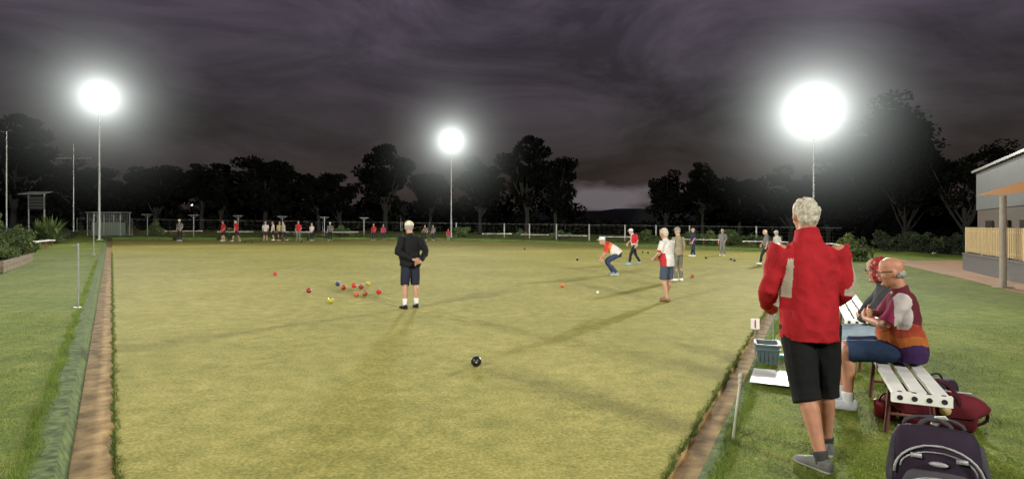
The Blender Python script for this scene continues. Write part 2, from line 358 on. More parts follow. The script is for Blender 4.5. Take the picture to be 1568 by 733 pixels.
# --- man white/red polo
def p2(c):
    ax=np.abs(c[:,0]); return (((ax>.15)&(ax<.22)&(c[:,2]<1.15))|((ax>.27)&(c[:,2]<1.22))|((c[:,1]>.08)&(ax<.08))).astype(int)
person('bowler_man_white_polo',3.40,12.9,rad(40),1.62,
 dict(elL=(-.25,.03,1.14),elR=(.24,.06,1.15),wrL=(-.17,.24,1.00),wrR=(.13,.26,1.0),dirL=(.3,1,-.2),dirR=(-.3,1,-.2),thL=(.4,0,1),thR=(-.4,0,1),
  head=(0,.09,1.61),neck=(0,.04,1.46),chest=(0,.0,1.27),hf=(.0,1,-.35),ankL=(-.10,-.08,.09),ankR=(.12,.10,.09)),
 dict(shirt=([(.55,.53,.51),(.38,.03,.03)],p2),bottom=(.05,.065,.095),hemk=.98,hem=.84,hairm=M_whair,shoe=(.2,.1,.06),sole=(.05,.04,.03),belly=.06,wide=1.12,wr=.011),vox=.012)
person('bowler_man_grey_shirt',5.0,17.7,rad(30),1.60,None,dict(shirt=(.22,.19,.13),bottom=(.12,.115,.09),long=True,cap=(.22,.20,.15)),vox=.016)
# --- crouching bowler
def p3(c):
    m=np.zeros(len(c),int); t=c[:,1]+.25*(c[:,2]-.9); m[t<.12]=1; m[t<.02]=2; return m
person('crouching_bowler',3.32,19.5,rad(76),1.72,
 dict(pel=(0,-.20,.74),chest=(0,.06,.96),neck=(0,.22,1.08),head=(0,.33,1.16),hipL=(-.1,-.18,.70),hipR=(.1,-.18,.70),kneeL=(-.16,.14,.47),kneeR=(.14,.20,.47),ankL=(-.15,-.16,.09),ankR=(.14,-.02,.09),
  shL=(-.19,.14,1.02),shR=(.19,.14,1.02),elL=(-.25,.20,.76),elR=(.25,.26,.78),wrL=(-.17,.30,.56),wrR=(.15,.40,.60),hf=(0,1,-.15)),
 dict(shirt=([(.45,.03,.02),(.55,.14,.04),(.55,.50,.47)],p3),bottom=(.03,.045,.085),long=True,cap=(.6,.6,.6),shoe=(.2,.28,.3),hem=.9,belly=.05,wide=1.12),vox=.014)
def p4(c):
    return ((np.abs(c[:,0])<.07)|(c[:,2]<1.0)).astype(int)
WALK=dict(ankL=(-.10,.28,.09),ankR=(.10,-.30,.11),kneeL=(-.1,.2,.50),kneeR=(.1,-.08,.48),elL=(-.26,-.08,1.14),wrL=(-.24,.0,.90),elR=(.25,.08,1.15),wrR=(.22,.28,1.0),head=(0,.08,1.62))
person('bowler_man_red_shirt',5.27,25.3,rad(95),1.55,dict(WALK,chest=(0,.05,1.26),neck=(0,.1,1.46),head=(0,.17,1.58)),
 dict(shirt=([(.38,.02,.03),(.45,.43,.41)],p4),bottom=(.015,.015,.02),long=True,cap=(.55,.55,.55),shoe=(.2,.25,.28)),vox=.016)
# --- far players
BACKR=(.36,.02,.03);W_=(.42,.40,.38);BK=(.02,.02,.025);GY=(.13,.13,.13);NV=(.02,.025,.06)
far=[(-25.9,45.8,170,1.68,GY,BK,True,(.5,.5,.5),0),(-23.1,47.0,150,1.6,BACKR,BK,False,None,0),(-22.0,46.9,80,1.65,BACKR,BK,False,None,1),
(-20.8,49.6,200,1.6,W_,BK,False,None,0),(-20.4,50.2,120,1.6,W_,BK,False,None,0),(-20.0,50.6,180,1.6,(.33,.31,.12),BK,False,None,0),(-19.3,49.7,90,1.6,W_,BK,True,None,1),
(-18.3,50.4,180,1.66,BACKR,GY,True,None,0),(-17.3,50.8,160,1.5,W_,BK,True,None,0),(-15.9,51.4,185,1.6,(.1,.1,.1),BK,True,W_,0),
(-12.8,54.4,170,1.5,BACKR,BK,True,None,0),(-12.0,54.8,200,1.45,(.3,.04,.06),BK,True,None,0),(-8.2,55.6,150,1.45,(.12,.11,.1),BK,True,None,1),(-7.5,56.0,150,1.45,GY,BK,True,None,0),
(-6.0,55.3,180,1.1,BACKR,GY,True,None,0),(10.0,32.4,90,1.55,NV,NV,True,None,0),(12.0,33.5,140,1.5,GY,GY,True,(.3,.3,.3),0),(11.35,26.2,60,1.55,GY,BK,True,None,1),(11.85,26.3,100,1.5,W_,GY,True,(.4,.4,.4),0)]
for i,(x,y,h,H,sc_,bc,lg,cap,wk) in enumerate(far):
    nm='bowler_person'+('' if i==0 else '.%03d'%i)
    P=dict(WALK) if wk else dict(wrL=(-.2,.12+.05*(i%3),.92),elL=(-.26,-.02,1.14),ankR=(.13,.05*(i%4)-.05,.09))
    person(nm,x,y,rad(h),H,P,dict(shirt=sc_,bottom=bc,long=lg,cap=cap,hairm=[M_ghair,M_dhair,M_whair][i%3]),vox=.022)
# ------------------------------------------------------------------ ground, green, ditch, bank
def redge(y): return .985+.518*(y-3.84)
def ledge(y): return -2.515-.6815*(y-3.735)
ys=[2.2,4,6,8,11,14,18,22,26,30,34,37.0]
right=[(redge(y),y,.20,0,.37,0) for y in ys]+[(18.4,37.6,.25,.2,.45,.35)]
farp=[(16.1,39.7),(13.2,43),(9.13,46.7),(3.73,50.9),(-.85,54.6),(-5.9,56.7),(-11.5,56.5),(-19.2,51.9),(-25.8,48.4)]
farl=[(x,y,.05,.35,.1,.6) for x,y in farp]
left=[(-32,47,-.2,.35,-.4,.6)]+[(ledge(y),y,-.32,0,-.60,0) for y in reversed(ys+[41,45.5])]
loop=right+farl+left
N=len(loop)
L0=[V((p[0],p[1],gz(p[0]))) for p in loop]
L0b=[V((p[0],p[1],gz(p[0])-.09)) for p in loop]
L1=[V((p[0]+p[2],p[1]+p[3],gz(p[0])-.09)) for p in loop]
L2=[V((p[0]+p[4],p[1]+p[5],gl(p[0]+p[4],p[1]+p[5]))) for p in loop]
L1b=[a.lerp(b,.25) for a,b in zip(L1,L2)]
for a,b in zip(L1b,L2): a.z=b.z-.01
mb=MB(); mb.add(L0,[tuple(range(N))]); build('bowling_green',mb,[M_green])
mb=MB(); mb.add(L0+L0b+L1,[(k*N+i,k*N+(i+1)%N,(k+1)*N+(i+1)%N,(k+1)*N+i) for k in(0,1) for i in range(N)]); build('ditch',mb,[M_ditch])
mb=MB(); mb.add(L1+L1b+L2,[(k*N+i,k*N+(i+1)%N,(k+1)*N+(i+1)%N,(k+1)*N+i) for k in(0,1) for i in range(N)]); build('ditch_bank',mb,[M_bank])
C=V((-6,25,0)); rings=[L2]
for s in (1.03,1.1,1.2,1.35,1.6,2,2.6,4,10,40):
    r=[]
    for p in L2:
        q=C+(V((p.x,p.y,0))-C)*s; q.z=gl(q.x,q.y); r.append(q)
    rings.append(r)
mb=MB(); vs=[q for r in rings for q in r]
mb.add(vs,[(k*N+i,k*N+(i+1)%N,(k+1)*N+(i+1)%N,(k+1)*N+i) for k in range(len(rings)-1) for i in range(N)])
build('ground',mb,[M_grass])
# grass blades
def blades(name,P,h,w,mats,lean=.5):
    n=len(P); a=rng.uniform(0,6.283,n); hh=h*rng.uniform(.5,1.3,n)
    dx=np.cos(a)*w;dy=np.sin(a)*w; l=rng.normal(size=(n,2))*lean*hh[:,None]
    v=np.empty((n,3,3)); v[:,0]=P;v[:,1]=P;v[:,2]=P
    v[:,0,0]-=dx;v[:,0,1]-=dy;v[:,1,0]+=dx;v[:,1,1]+=dy;v[:,2,:2]+=l;v[:,2,2]+=hh
    m=MB(); m.v=v.reshape(-1,3).tolist(); m.f=np.arange(n*3).reshape(-1,3).tolist(); m.m=rng.integers(0,len(mats),n).tolist()
    return build(name,m,mats)
Mb=[mat('blade_a',(.09,.14,.02),.8,.3,2),mat('blade_b',(.155,.21,.035),.8,.3,2),mat('blade_c',(.30,.28,.09),.8,.3,2)]
n=150000
Y=rng.uniform(3.1,10,n); u=rng.uniform(-.9,.9,n); X=u*Y
k=(X>redge(Y)+.39)|(X<ledge(Y)-.62); X=X[k];Y=Y[k]
pn=np.array([noise.noise(V((x*1.3,y*1.3,0))) for x,y in zip(X,Y)]); k=rng.uniform(-.5,.5,len(X))<pn+.12; X=X[k];Y=Y[k]
blades('grass',np.stack([X,Y,-.0125*X+.05],1),.020,.0022,Mb)
Y=3.0+rng.uniform(0,1,26000)**1.6*26; sgn=rng.integers(0,2,26000)
X=np.where(sgn==1,redge(Y),ledge(Y))+rng.normal(size=26000)*.012+.012*np.sin(Y*7)+.01*np.sin(Y*19)
blades('grass',np.stack([X,Y,-.0125*X-.014],1),.030,.0035,[mat('edge_blade',(.05,.075,.015),.9,.3,2),Mb[0]],.6)
Y=3.0+rng.uniform(0,1,30000)**1.6*20; sgn=rng.integers(0,2,30000)
X=np.where(sgn==1,redge(Y)+.37,ledge(Y)-.60)+rng.normal(size=30000)*.03+.02*np.sin(Y*5)
blades('grass',np.stack([X,Y,-.0125*X+.045],1),.035,.003,Mb[:2],.6)
# ------------------------------------------------------------------ bowls
def bowl(name,x,y,col,r=.0625,emb=(.75,.72,.6),rot=None):
    m=bpy.data.materials.get('bowl_%s'%name) or mat('bowl_%s'%name,col,.3,.15,30,spec=.4)
    me=bpy.data.meshes.get('M'+name)
    if not me:
        b=MB(); b.ell((0,0,0),(r,r,r*.93),n=32)
        for i,f in enumerate(b.f):
            c=sum((V(b.v[j]) for j in f),V((0,0,0)))/len(f); q=math.hypot(c.x,c.y)/r
            if q<.22 or .44<q<.52: b.m[i]=1
        o=build('M'+name,b,[m,mat('emblem_'+name,emb,.5)],smooth=True); me=o.data; bpy.data.objects.remove(o)
    o=bpy.data.objects.new(name,me); scene.collection.objects.link(o)
    o.location=(x,y,gz(x)+r*.97); o.rotation_euler=rot or (rad(90+random.uniform(-60,60)),0,random.uniform(-1.5,1.5))
for x,y,c in [(-7.18,17.8,'r'),(-4.7,13.6,'m'),(-4.48,15.1,'b'),(-3.67,11.9,'y'),(-3.44,13.0,'o'),(-3.30,13.2,'o'),(-3.98,14.8,'r'),(-4.10,14.3,'r'),(-3.72,14.5,'m'),(-3.74,15.3,'y'),(-3.06,13.5,'r'),
   (1.34,15.5,'o'),(-.415,6.8,'k'),(3.0,27,'k'),(5.8,18.9,'o'),(10.8,29,'k'),(10.6,28,'b'),(8.1,35,'k'),(7.9,35.5,'k'),(8.6,33,'b'),(9.9,30,'k'),(-20,44,'k'),(-19.3,43.6,'k'),(-16.5,46,'k'),(-17.5,45,'r'),(.8,38,'k')]:
    nm,col={'r':('red_bowl',(.42,.02,.02)),'m':('maroon_bowl',(.2,.015,.02)),'b':('blue_bowl',(.02,.03,.12)),'y':('yellow_bowl',(.36,.30,.03)),'o':('orange_bowl',(.50,.13,.05)),'k':('black_bowl',(.012,.012,.013))}[c]
    bowl(nm,x,y,col,emb={'y':(.03,.03,.03),'k':(.35,.31,.2)}.get(c,(.25,.12,.06)),rot=(rad(88),0,.12) if (c=='k' and y<7) else None)
mb=MB(); mb.ell((0,0,.032),(.032,.032,.032),n=16); build('jack_ball',mb,[M_wpaint],(2.07,14.2,gz(2.07)),smooth=True)
# ------------------------------------------------------------------ bench
def bench_mesh(L):
    b=MB(); zt=.43
    for i in range(3): b.box((-.125+.125*i,L/2,zt-.0175),(.09,L-.05,.035))
    for yy in (0,L): b.box((0,yy,zt-.03),(.36,.045,.075))
    for i in range(4):
        b.tube([(-.13+.087*i,-.0245,zt-.03),(-.13+.087*i,-.0265,zt-.03)],[.019,.019],n=14,mi=2,dome=0)
        b.tube([(-.13+.087*i,.0,zt+.004),(-.13+.087*i,.0,zt+.0095)],[.016,.016],n=14,mi=2,dome=0)
    for yy in (.45,L/2,L-.45):
        b.box((0,yy,zt-.055),(.34,.04,.036),mi=1)
        for sx in(-1,1): b.tube([(sx*.13,yy,zt-.06),(sx*.16,yy,.0)],[.018,.018],mi=1,n=8,dome=.1)
        b.tube([(-.15,yy,.15),(.15,yy,.15)],[.012,.012],mi=1,n=8,dome=.1)
    return b
bo=build('bench',bench_mesh(3.0),[mat('bench_paint',(.66,.66,.63),.5,.12,5),mat('bench_frame',(.12,.04,.035),.6),M_dark],(2.89,4.15,gl(2.9,4.15)+.004),rad(-25.7),bevel=.004)
inst('bench.001',bo.data,(4.45,7.5,gl(4.5,7.5)),rad(-26))
for i,(x,y,r) in enumerate([(-31,52.6,-80),(-26.5,53,-85),(-22,54.5,-70),(-18,57,-65),(-3,60,-100),(1,58.5,-125),(4.5,56,-130),(8,53,-130),(13.6,46,-132),(16.8,42.5,-135),(-24.0,29.5,25),(19.5,39.5,-140)]):
    inst('bench.%03d'%(i+2),bo.data,(x,y,gl(x,y)),rad(r))
# ------------------------------------------------------------------ bags and small things near the bench
M_bp=fab((.028,.018,.032)); M_bp2=fab((.06,.055,.065)); M_silver=mat('silver_trim',(.34,.33,.35),.5,.1,20,metal=.2)
def arc(c,w,h,n=12,y=0,a0=0,a1=math.pi): return [(c[0]+w*math.cos(t),c[1]+y,c[2]+h*math.sin(t)) for t in np.linspace(a0,a1,n)]
b=MB()
b.tube([(0,0,.02),(0,0,.10),(0,-.005,.28),(0,.005,.42),(0,.02,.48)],[(.215,.13),(.22,.14),(.215,.14),(.20,.125),(.17,.09)],n=36,sub=3,p=3.6,dome=.2)
b.tube([(0,-.12,.04),(0,-.135,.12),(0,-.135,.22),(0,-.12,.29)],[(.16,.05),(.17,.06),(.165,.055),(.13,.03)],n=30,sub=3,p=3,mi=1,dome=.3)
for h,w,z,yy in ((.17,.20,.27,-.150),(.11,.175,.17,-.196),(.05,.165,.03,-.20)): b.tube(arc((0,yy,z),w,h,16),[.006]*16,n=8,mi=2,dome=.1)
b.tube(arc((0,-.135,.30),.17,.10,16),[.004]*16,n=8,mi=2,dome=.1)
b.tube(arc((0,-.02,.49),.075,.055,10),[.013]*10,n=8,mi=1)
b.tube(arc((0,.05,.49),.14,.05,10),[.010]*10,n=8,mi=1)
for sx in(-1,1):
    b.box((sx*.10,-.165,.38),(.05,.02,.02),mi=2); b.tube([(sx*.19,-.06,.44),(sx*.22,-.11,.25),(sx*.20,-.09,.08)],[(.018,.006)]*3,mi=1,n=8,sub=3)
    b.tube([(sx*.205,-.02,.06),(sx*.245,-.02,.06)],[.05,.05],side=(0,1,0),mi=1,n=18,dome=.05)
b.box((0,-.196,.20),(.06,.006,.03),mi=2)
b.ell((0,-.16,.345),(.045,.012,.014),mi=2)
b.tube([(.0,.0,.51),(.015,-.02,.555),(.05,-.03,.565)],[(.022,.004)]*3,mi=3,n=8)
build('wheeled_backpack',b,[M_bp,M_bp2,M_silver,M_wpaint],(2.36,3.28,gl(2.34,3.28)),rad(-30),smooth=True)
M_dr=fab((.10,.012,.018)); M_dr2=fab((.035,.008,.012))
b=MB()
b.tube([(-.25,0,.15),(-.22,0,.155),(0,0,.165),(.22,0,.155),(.25,0,.15)],[(.12,.12),(.145,.145),(.15,.155),(.145,.145),(.12,.12)],side=(0,1,0),n=30,sub=3,p=2.8,dome=.15)
b.tube([(-.22,-.155,.15),(.22,-.155,.15)],[.005,.005],mi=1,n=8); b.tube([(-.23,-.02,.315),(.23,-.02,.315)],[.006,.006],mi=2,n=8)
for yy in(-.14,.14): b.tube([(-.12,yy,.18),(-.12,yy*.9,.29),(-.06,yy*.3,.38),(.06,yy*.3,.38),(.12,yy*.9,.29),(.12,yy,.18)],[(.016,.005)]*6,mi=1,n=8,sub=3)
b.tube([(.25,0,.23),(.33,.02,.20),(.34,.03,.1),(.25,.02,.05)],[.012]*4,mi=1,n=8,sub=3)
b.tube([(.03,-.160,.2),(.03,-.166,.2)],[.040,.040],side=(1,0,0),mi=3,n=16,dome=0)
build('sports_bag',b,[M_dr,M_dr2,M_silver,mat('badge',(.5,.36,.2),.5)],(3.40,4.72,gl(3.4,4.7)),rad(-24),smooth=True)
b=MB(); b.tube([(-.16,0,.12),(.16,0,.12)],[(.1,.12),(.1,.12)],side=(0,1,0),n=24,p=3,dome=.3); b.tube(arc((0,0,.22),.09,.07,10),[.009]*10,n=8)
build('black_bag',b,[M_bp],(3.85,5.35,gl(3.85,5.35)),.3,smooth=True)
b=MB(); b.tube([(0,0,.01),(0,0,.14)],[(.08,.06),(.09,.07)],n=24,p=4,dome=.02); b.tube(arc((0,0,.14),.08,.06,10),[.007]*10,n=8,mi=1)
build('red_bowls_carrier',b,[mat('red_vinyl',(.3,.02,.03),.5),M_dark],(3.18,5.0,gl(3,4.95)),.4,smooth=True)
# crate (sloping tub with rim)
b=MB()
def trough(b,w0,d0,w1,d1,h,mi=0):
    o=[(-w0,-d0,0),(w0,-d0,0),(w0,d0,0),(-w0,d0,0),(-w1,-d1,h),(w1,-d1,h),(w1,d1,h),(-w1,d1,h),(-w1+.012,-d1+.012,h),(w1-.012,-d1+.012,h),(w1-.012,d1-.012,h),(-w1+.012,d1-.012,h),(-w0+.01,-d0+.01,.01),(w0-.01,-d0+.01,.01),(w0-.01,d0-.01,.01),(-w0+.01,d0-.01,.01)]
    f=[(3,2,1,0),(12,13,14,15)]
    for k in(0,4,8):
        for i in range(4): f.append((k+i,k+(i+1)%4,k+4+(i+1)%4,k+4+i))
    b.add(o,f,mi)
trough(b,.105,.13,.13,.16,.235)
for z,w in((.225,.136),(.17,.128)):
    b.box((0,-w-.033,z),(.27,.012,.022)); b.box((0,w+.033,z),(.27,.012,.022)); b.box((-w-.002,0,z),(.012,.31,.022)); b.box((w+.002,0,z),(.012,.31,.022))
for i in range(-2,3): b.box((i*.045,-.151,.10),(.007,.012,.12))
build('plastic_tub',b,[mat('tub_plastic',(.09,.13,.135),.5,.1)],(3.03,6.98,gl(3.04,6.88)+.003),rad(-20),bevel=.002)
b=MB(); b.box((0,0,.40),(.10,.008,.13)); b.tube([(0,.008,0),(0,.008,.45)],[.008,.008],mi=1,n=8)
nb=build('rink_number_sign',b,[M_wpaint,M_metal],(3.02,7.3,gl(2.98,7.15)),rad(-15))
tcv=bpy.data.curves.new('digit','FONT'); tcv.body='1'; tcv.size=.14; tcv.extrude=.002; tcv.offset=.001; tcv.align_x='CENTER'
to=bpy.data.objects.new('digit',tcv); scene.collection.objects.link(to); to.parent=nb; to.location=(0,-.008,.352); to.rotation_euler=(rad(90),0,0); tcv.materials.append(fab((.5,.02,.02)))
b=MB(); b.box((0,0,.012),(.56,.62,.008)); b.box((0,.27,.019),(.12,.03,.006),mi=1)
build('score_board_sheet',b,[M_wpaint,M_metal],(2.79,6.10,gl(2.79,6.10)+.03),rad(-26),bevel=.002)
b=MB(); b.tube([(0,0,0),(.06,0,.47)],[.011,.011],n=10,dome=.1); b.ell((.063,0,.49),(.021,.021,.024)); b.tube([(.057,0,.44),(.06,0,.47)],[.017,.017],n=10,dome=.1)
build('boundary_stake',b,[mat('aged_white',(.5,.48,.40),.6,.15)],(1.66,4.42,gl(1.66,4.42)-.01),0,smooth=True)
b=MB(); b.tube([(0,0,0),(0,0,.66)],[.009,.009],n=8,dome=.1); b.box((0,0,.01),(.12,.12,.015)); b.tube([(0,0,.66),(.0,0,.70)],[.016,.016],n=8)
build('rink_marker_pole',b,[M_metal],(3.60,8.1,gl(3.6,8.1)))
M_turq=mat('turquoise_plastic',(.03,.38,.35),.4)
b=MB(); b.box((0,0,.02),(.05,.09,.03)); b.box((0,0,.04),(.04,.05,.012)); build('chalk_box',b,[M_turq],(3.32,7.2,gl(3.38,7.2)),.5,bevel=.004)
b=MB(); b.tube([(0,0,0),(0,0,.14),(0,0,.17),(0,0,.2)],[.032,.032,.014,.014],n=14,dome=.1); build('water_bottle',b,[M_turq],(3.12,5.45,gl(3.1,5.45)),0,smooth=True)
b=MB(); b.box((0,0,.004),(.36,.6,.006)); b.box((0,.0,.008),(.30,.03,.003),mi=1); build('bowling_mat',b,[M_turq,M_wpaint],(4.95,24.9,gz(4.95)+.004),.4)
# ------------------------------------------------------------------ left side poles, garden
def hookpole(name,x,y,h,hook=-.1):
    b=MB(); b.tube([(0,0,0),(0,0,h-.06),(hook*.3,0,h),(hook,0,h-.005)],[.013]*4,n=8,sub=3,dome=.1); b.box((0,0,.01),(.1,.1,.02))
    build(name,b,[M_metal],(x,y,gl(x,y)),0,smooth=False)
hookpole('hooked_post',-7.75,10.5,1.12); hookpole('hooked_post.001',-18.5,26,1.75,.1)
b=MB(); b.tube([(0,0,0),(0,0,7.3)],[.05,.035],n=10); b.tube([(0,0,7.2),(-.5,0,7.35),(-.7,0,7.3)],[.025]*3,n=8); b.box((-.75,0,7.28),(.3,.14,.1))
build('street_lamp',b,[M_metal],(-34.4,40,gl(-34.4,40)))
M_bulb=mat('bulb',(.9,.9,.9),.3,0,emit=(1,.97,.9),estr=6)
for i,(x,y,h) in enumerate([(-50.6,90,4.0),(-49.6,90.5,3.7),(-19.6,91,2.4),(-13.0,91,3.7),(-17.4,92,2.2)]):
    b=MB(); b.tube([(0,0,0),(0,0,h)],[.05,.04],n=8); b.tube([(0,0,h),(.4,-.2,h+.1)],[.03,.03],n=6); b.ell((.45,-.25,h+.05),(.13,.13,.08),mi=1,n=12)
    build('street_lamp.%03d'%(i+1),b,[M_metal,M_bulb],(x,y,gl(x,y)))
b=MB(); b.tube([(0,0,0),(0,0,7.6)],[.05,.03],n=10); b.tube([(-1.45,0,6.35),(1.45,0,6.35)],[.025]*2,n=8)
for sx in(-1,1): b.tube([(sx*1.4,0,6.35),(0,0,7.3)],[.006]*2,n=5,dome=0)
build('flagpole',b,[M_metal],(-35.8,48,gl(-35.8,48)))
b=MB()
for sx in(-.6,.6): b.tube([(sx,0,0),(sx,0,3.3)],[.05]*2,n=8)
b.box((0,0,2.6),(1.3,.08,1.0),mi=1)
b.box((0,-.1,3.35),(1.7,1.2,.06),M=Matrix.Rotation(.2,3,'X'),mi=0)
for i in range(4): b.box((0,-.045,2.25+.23*i),(1.2,.01,.02),mi=0)
build('scoreboard',b,[M_metal,M_dark],(-36.4,45,gl(-36.4,45)))
b=MB()
for x in(-1.4,0,1.4):
    for yy in(-.6,.6): b.tube([(x,yy,0),(x,yy,1.95)],[.03]*2,n=6,dome=.1)
for yy in(-.6,.6):
    for z in np.linspace(.05,1.93,12): b.tube([(-1.4,yy,z),(1.4,yy,z)],[.009]*2,n=5,dome=0)
    for x in np.linspace(-1.35,1.35,20): b.tube([(x,yy,.05),(x,yy,1.93)],[.007]*2,n=5,dome=0)
b.box((0,0,2.0),(3,1.4,.05)); b.box((0,0,.6),(2.3,.8,1.1),mi=1)
build('equipment_cage',b,[M_metal,fab((.10,.13,.10))],(-34.3,50,gl(-34.3,50)))
def shrub(name,x,y,r,n,size=.05,mats=None,z=None,k=18):
    b=MB(); 
    for i in range(k):
        a=random.uniform(0,6.28);q=random.uniform(0,.95)
        c=(r[0]*q*math.cos(a),r[1]*q*math.sin(a),r[2]*random.uniform(.2,1.55)*(1-.45*q))
        s=random.uniform(.16,.36)
        b.clump(c,(r[0]*s,r[1]*s,r[2]*s*random.uniform(.8,1.5)),n//k,size,(1,2) if random.random()<.45 else (1,))
        b.tube([(0,0,0),(c[0]*.5,c[1]*.5,c[2]*.4),c],[.025,.015,.006],n=5)
    build(name,b,mats or [M_bark,M_shrub,M_shrub2],(x,y,(gl(x,y) if z is None else z)-.03))
def spiky(name,x,y,h,n,z=0):
    b=MB()
    for i in range(n):
        a=random.uniform(0,6.28); e=random.uniform(.15,1.4); L=h*random.uniform(.7,1.1); d=V((math.cos(a)*math.cos(e),math.sin(a)*math.cos(e),math.sin(e)))
        m=d*L*.6; t=d*L+V((0,0,-.25*L*math.cos(e))); s=V((-math.sin(a),math.cos(a),0))*.03*(1+h*.4)
        b.add([-s*.6,s*.6,m+s,m-s,t],[(0,1,2,3),(3,2,4)],random.randint(0,1))
    build(name,b,[M_shrub,M_shrub2],(x,y,gl(x,y)+z))
b=MB()
for (p,q) in [((-14.6,16.8),(-18.0,22.0)),((-14.6,16.8),(-19,14.6)),((-18,22.0),(-22.5,27.3))]:
    p=V((*p,0));q=V((*q,0)); c=(p+q)/2; L=(q-p).length; a=math.atan2(q.y-p.y,q.x-p.x)
    for k in range(2): b.box((c.x,c.y,gl(c.x,c.y)+.08+.16*k),(L,.1+.006*k,.15),a)
b.add([(-14.7,16.8,gl(-14.7,16.6)+.26),(-18,21.9,gl(-18,21.5)+.26),(-22.4,27.2,gl(-22,27)+.26),(-27,24,gl(-27,24)+.26),(-19,14.7,gl(-19,14.5)+.26)],[(0,1,2,3,4)],1)
build('garden_bed',b,[mat('sleeper_timber',(.14,.11,.08),.9,.3,6,.5,30),mat('mulch',(.05,.035,.02),.95,.4,10,.8,40)])
M_sb3=mat('shrub_leaf_yellow',(.16,.17,.04),.8,.3,5)
for i,(x,y,r,mm) in enumerate([(-16.6,19.0,(.55,.6,.30),0),(-17.9,20.9,(.65,.7,.55),1),(-19.0,22.8,(.5,.55,.35),0),(-20.6,24.0,(.85,.9,.8),0),(-21.9,26.3,(.5,.6,.45),1),(-23.6,26.6,(.9,.9,1.1),0)]):
    shrub('shrub'+('.%03d'%i if i else ''),x,y,r,2600,.045,z=gl(x,y)+.25,mats=[M_bark,M_shrub,M_sb3 if mm else M_shrub2])
spiky('spiky_plant.003',-19.6,23.0,.8,60,.25); spiky('spiky_plant.004',-18.3,21.9,.5,50,.25)
spiky('spiky_plant',-28.6,36.5,1.8,170); spiky('spiky_plant.001',-30.2,37.5,1.5,140); spiky('spiky_plant.002',-27.0,34.8,1.1,90)
for i,(x,y,r) in enumerate([(-32.3,53.3,(1.0,1,.8)),(-26,54.5,(.9,.9,.5)),(-17.2,59,(1.,1,.7)),(-5,61.5,(1.2,1,.8)),(1.0,60,(1,1,.6)),(4.6,57.5,(1.1,1,.6)),(11.4,50,(1.,1,.7)),
   (14.8,46.2,(1.6,1.2,.8)),(16.6,44.6,(1.6,1.2,.8)),(18.4,43,(1.4,1.2,.7)),(16.4,29,(.8,.8,.75)),(17.4,30.2,(.9,.8,.8)),(-38,41,(1.3,1,.7)),(-40,44,(1.6,1.5,1)),(-33,43,(1.2,1,.5)),
   (24,38,(1.5,1.2,.8)),(27,39,(1.8,1.2,.9)),(30,40,(1.6,1.2,.9))]):
    shrub('shrub.%03d'%(i+10),x,y,r,2000,.07,mats=[M_bark,M_shrub,M_shrub2] if i<12 else [M_bark,mat('hedge_dark_%d'%i,(.012,.018,.007),.9),mat('hedge_mid_%d'%i,(.03,.042,.014),.9)])
# T shaped posts
tp=None
for i,(x,y) in enumerate([(-32.5,52.4),(-28.6,52.8),(-25.3,54.3),(-22,56.3),(-18.7,58.6),(-15,59.6)]):
    if tp is None:
        b=MB(); b.tube([(0,0,0),(0,0,1.85)],[.035,.03],n=8); b.box((0,0,1.88),(.85,.30,.05)); b.tube([(-.3,0,1.85),(0,0,1.55),(.3,0,1.85)],[.015]*3,n=6); tp=build('shade_post',b,[M_metal],(x,y,gl(x,y)))
    else: inst('shade_post.%03d'%i,tp.data,(x,y,gl(x,y)))
# fence
fp=[(-37,50),(-34,52.6),(-29,53.6),(-26,55),(-19,59),(-11.5,61.8),(-5.9,62.2),(-.8,60.8),(4.3,56.9),(10,52),(14.5,48),(18.5,44.5),(23,41)]
b=MB()
for i in range(len(fp)-1):
    p=V((*fp[i],0));q=V((*fp[i+1],0)); L=(q-p).length; k=max(1,round(L/3.6)); big=p.x>-7
    for j in range(k):
        a=p.lerp(q,j/k);c=p.lerp(q,(j+1)/k); a.z=gl(a.x,a.y);c.z=gl(c.x,c.y)
        b.tube([a,a+V((0,0,1.5))],[.06 if big else .03]*2,n=8,dome=.1,mi=0 if big else 1)
        for z,r in((1.45,.016),(.12,.012)): b.tube([a+V((0,0,z)),c+V((0,0,z))],[r,r],n=6,dome=0,mi=1)
        for z in np.linspace(.3,1.3,5): b.tube([a+V((0,0,z)),c+V((0,0,z))],[.003,.003],n=4,dome=0,mi=1)
        n=int((c-a).length/.5)
        for t in range(n):
            g=a.lerp(c,t/n); b.tube([g+V((0,0,.1)),g+V((0,0,1.45))],[.0025]*2,n=3,dome=0,mi=1)
build('wire_fence',b,[mat('post_paint',(.26,.27,.24),.6),mat('fence_wire',(.09,.09,.085),.6)])
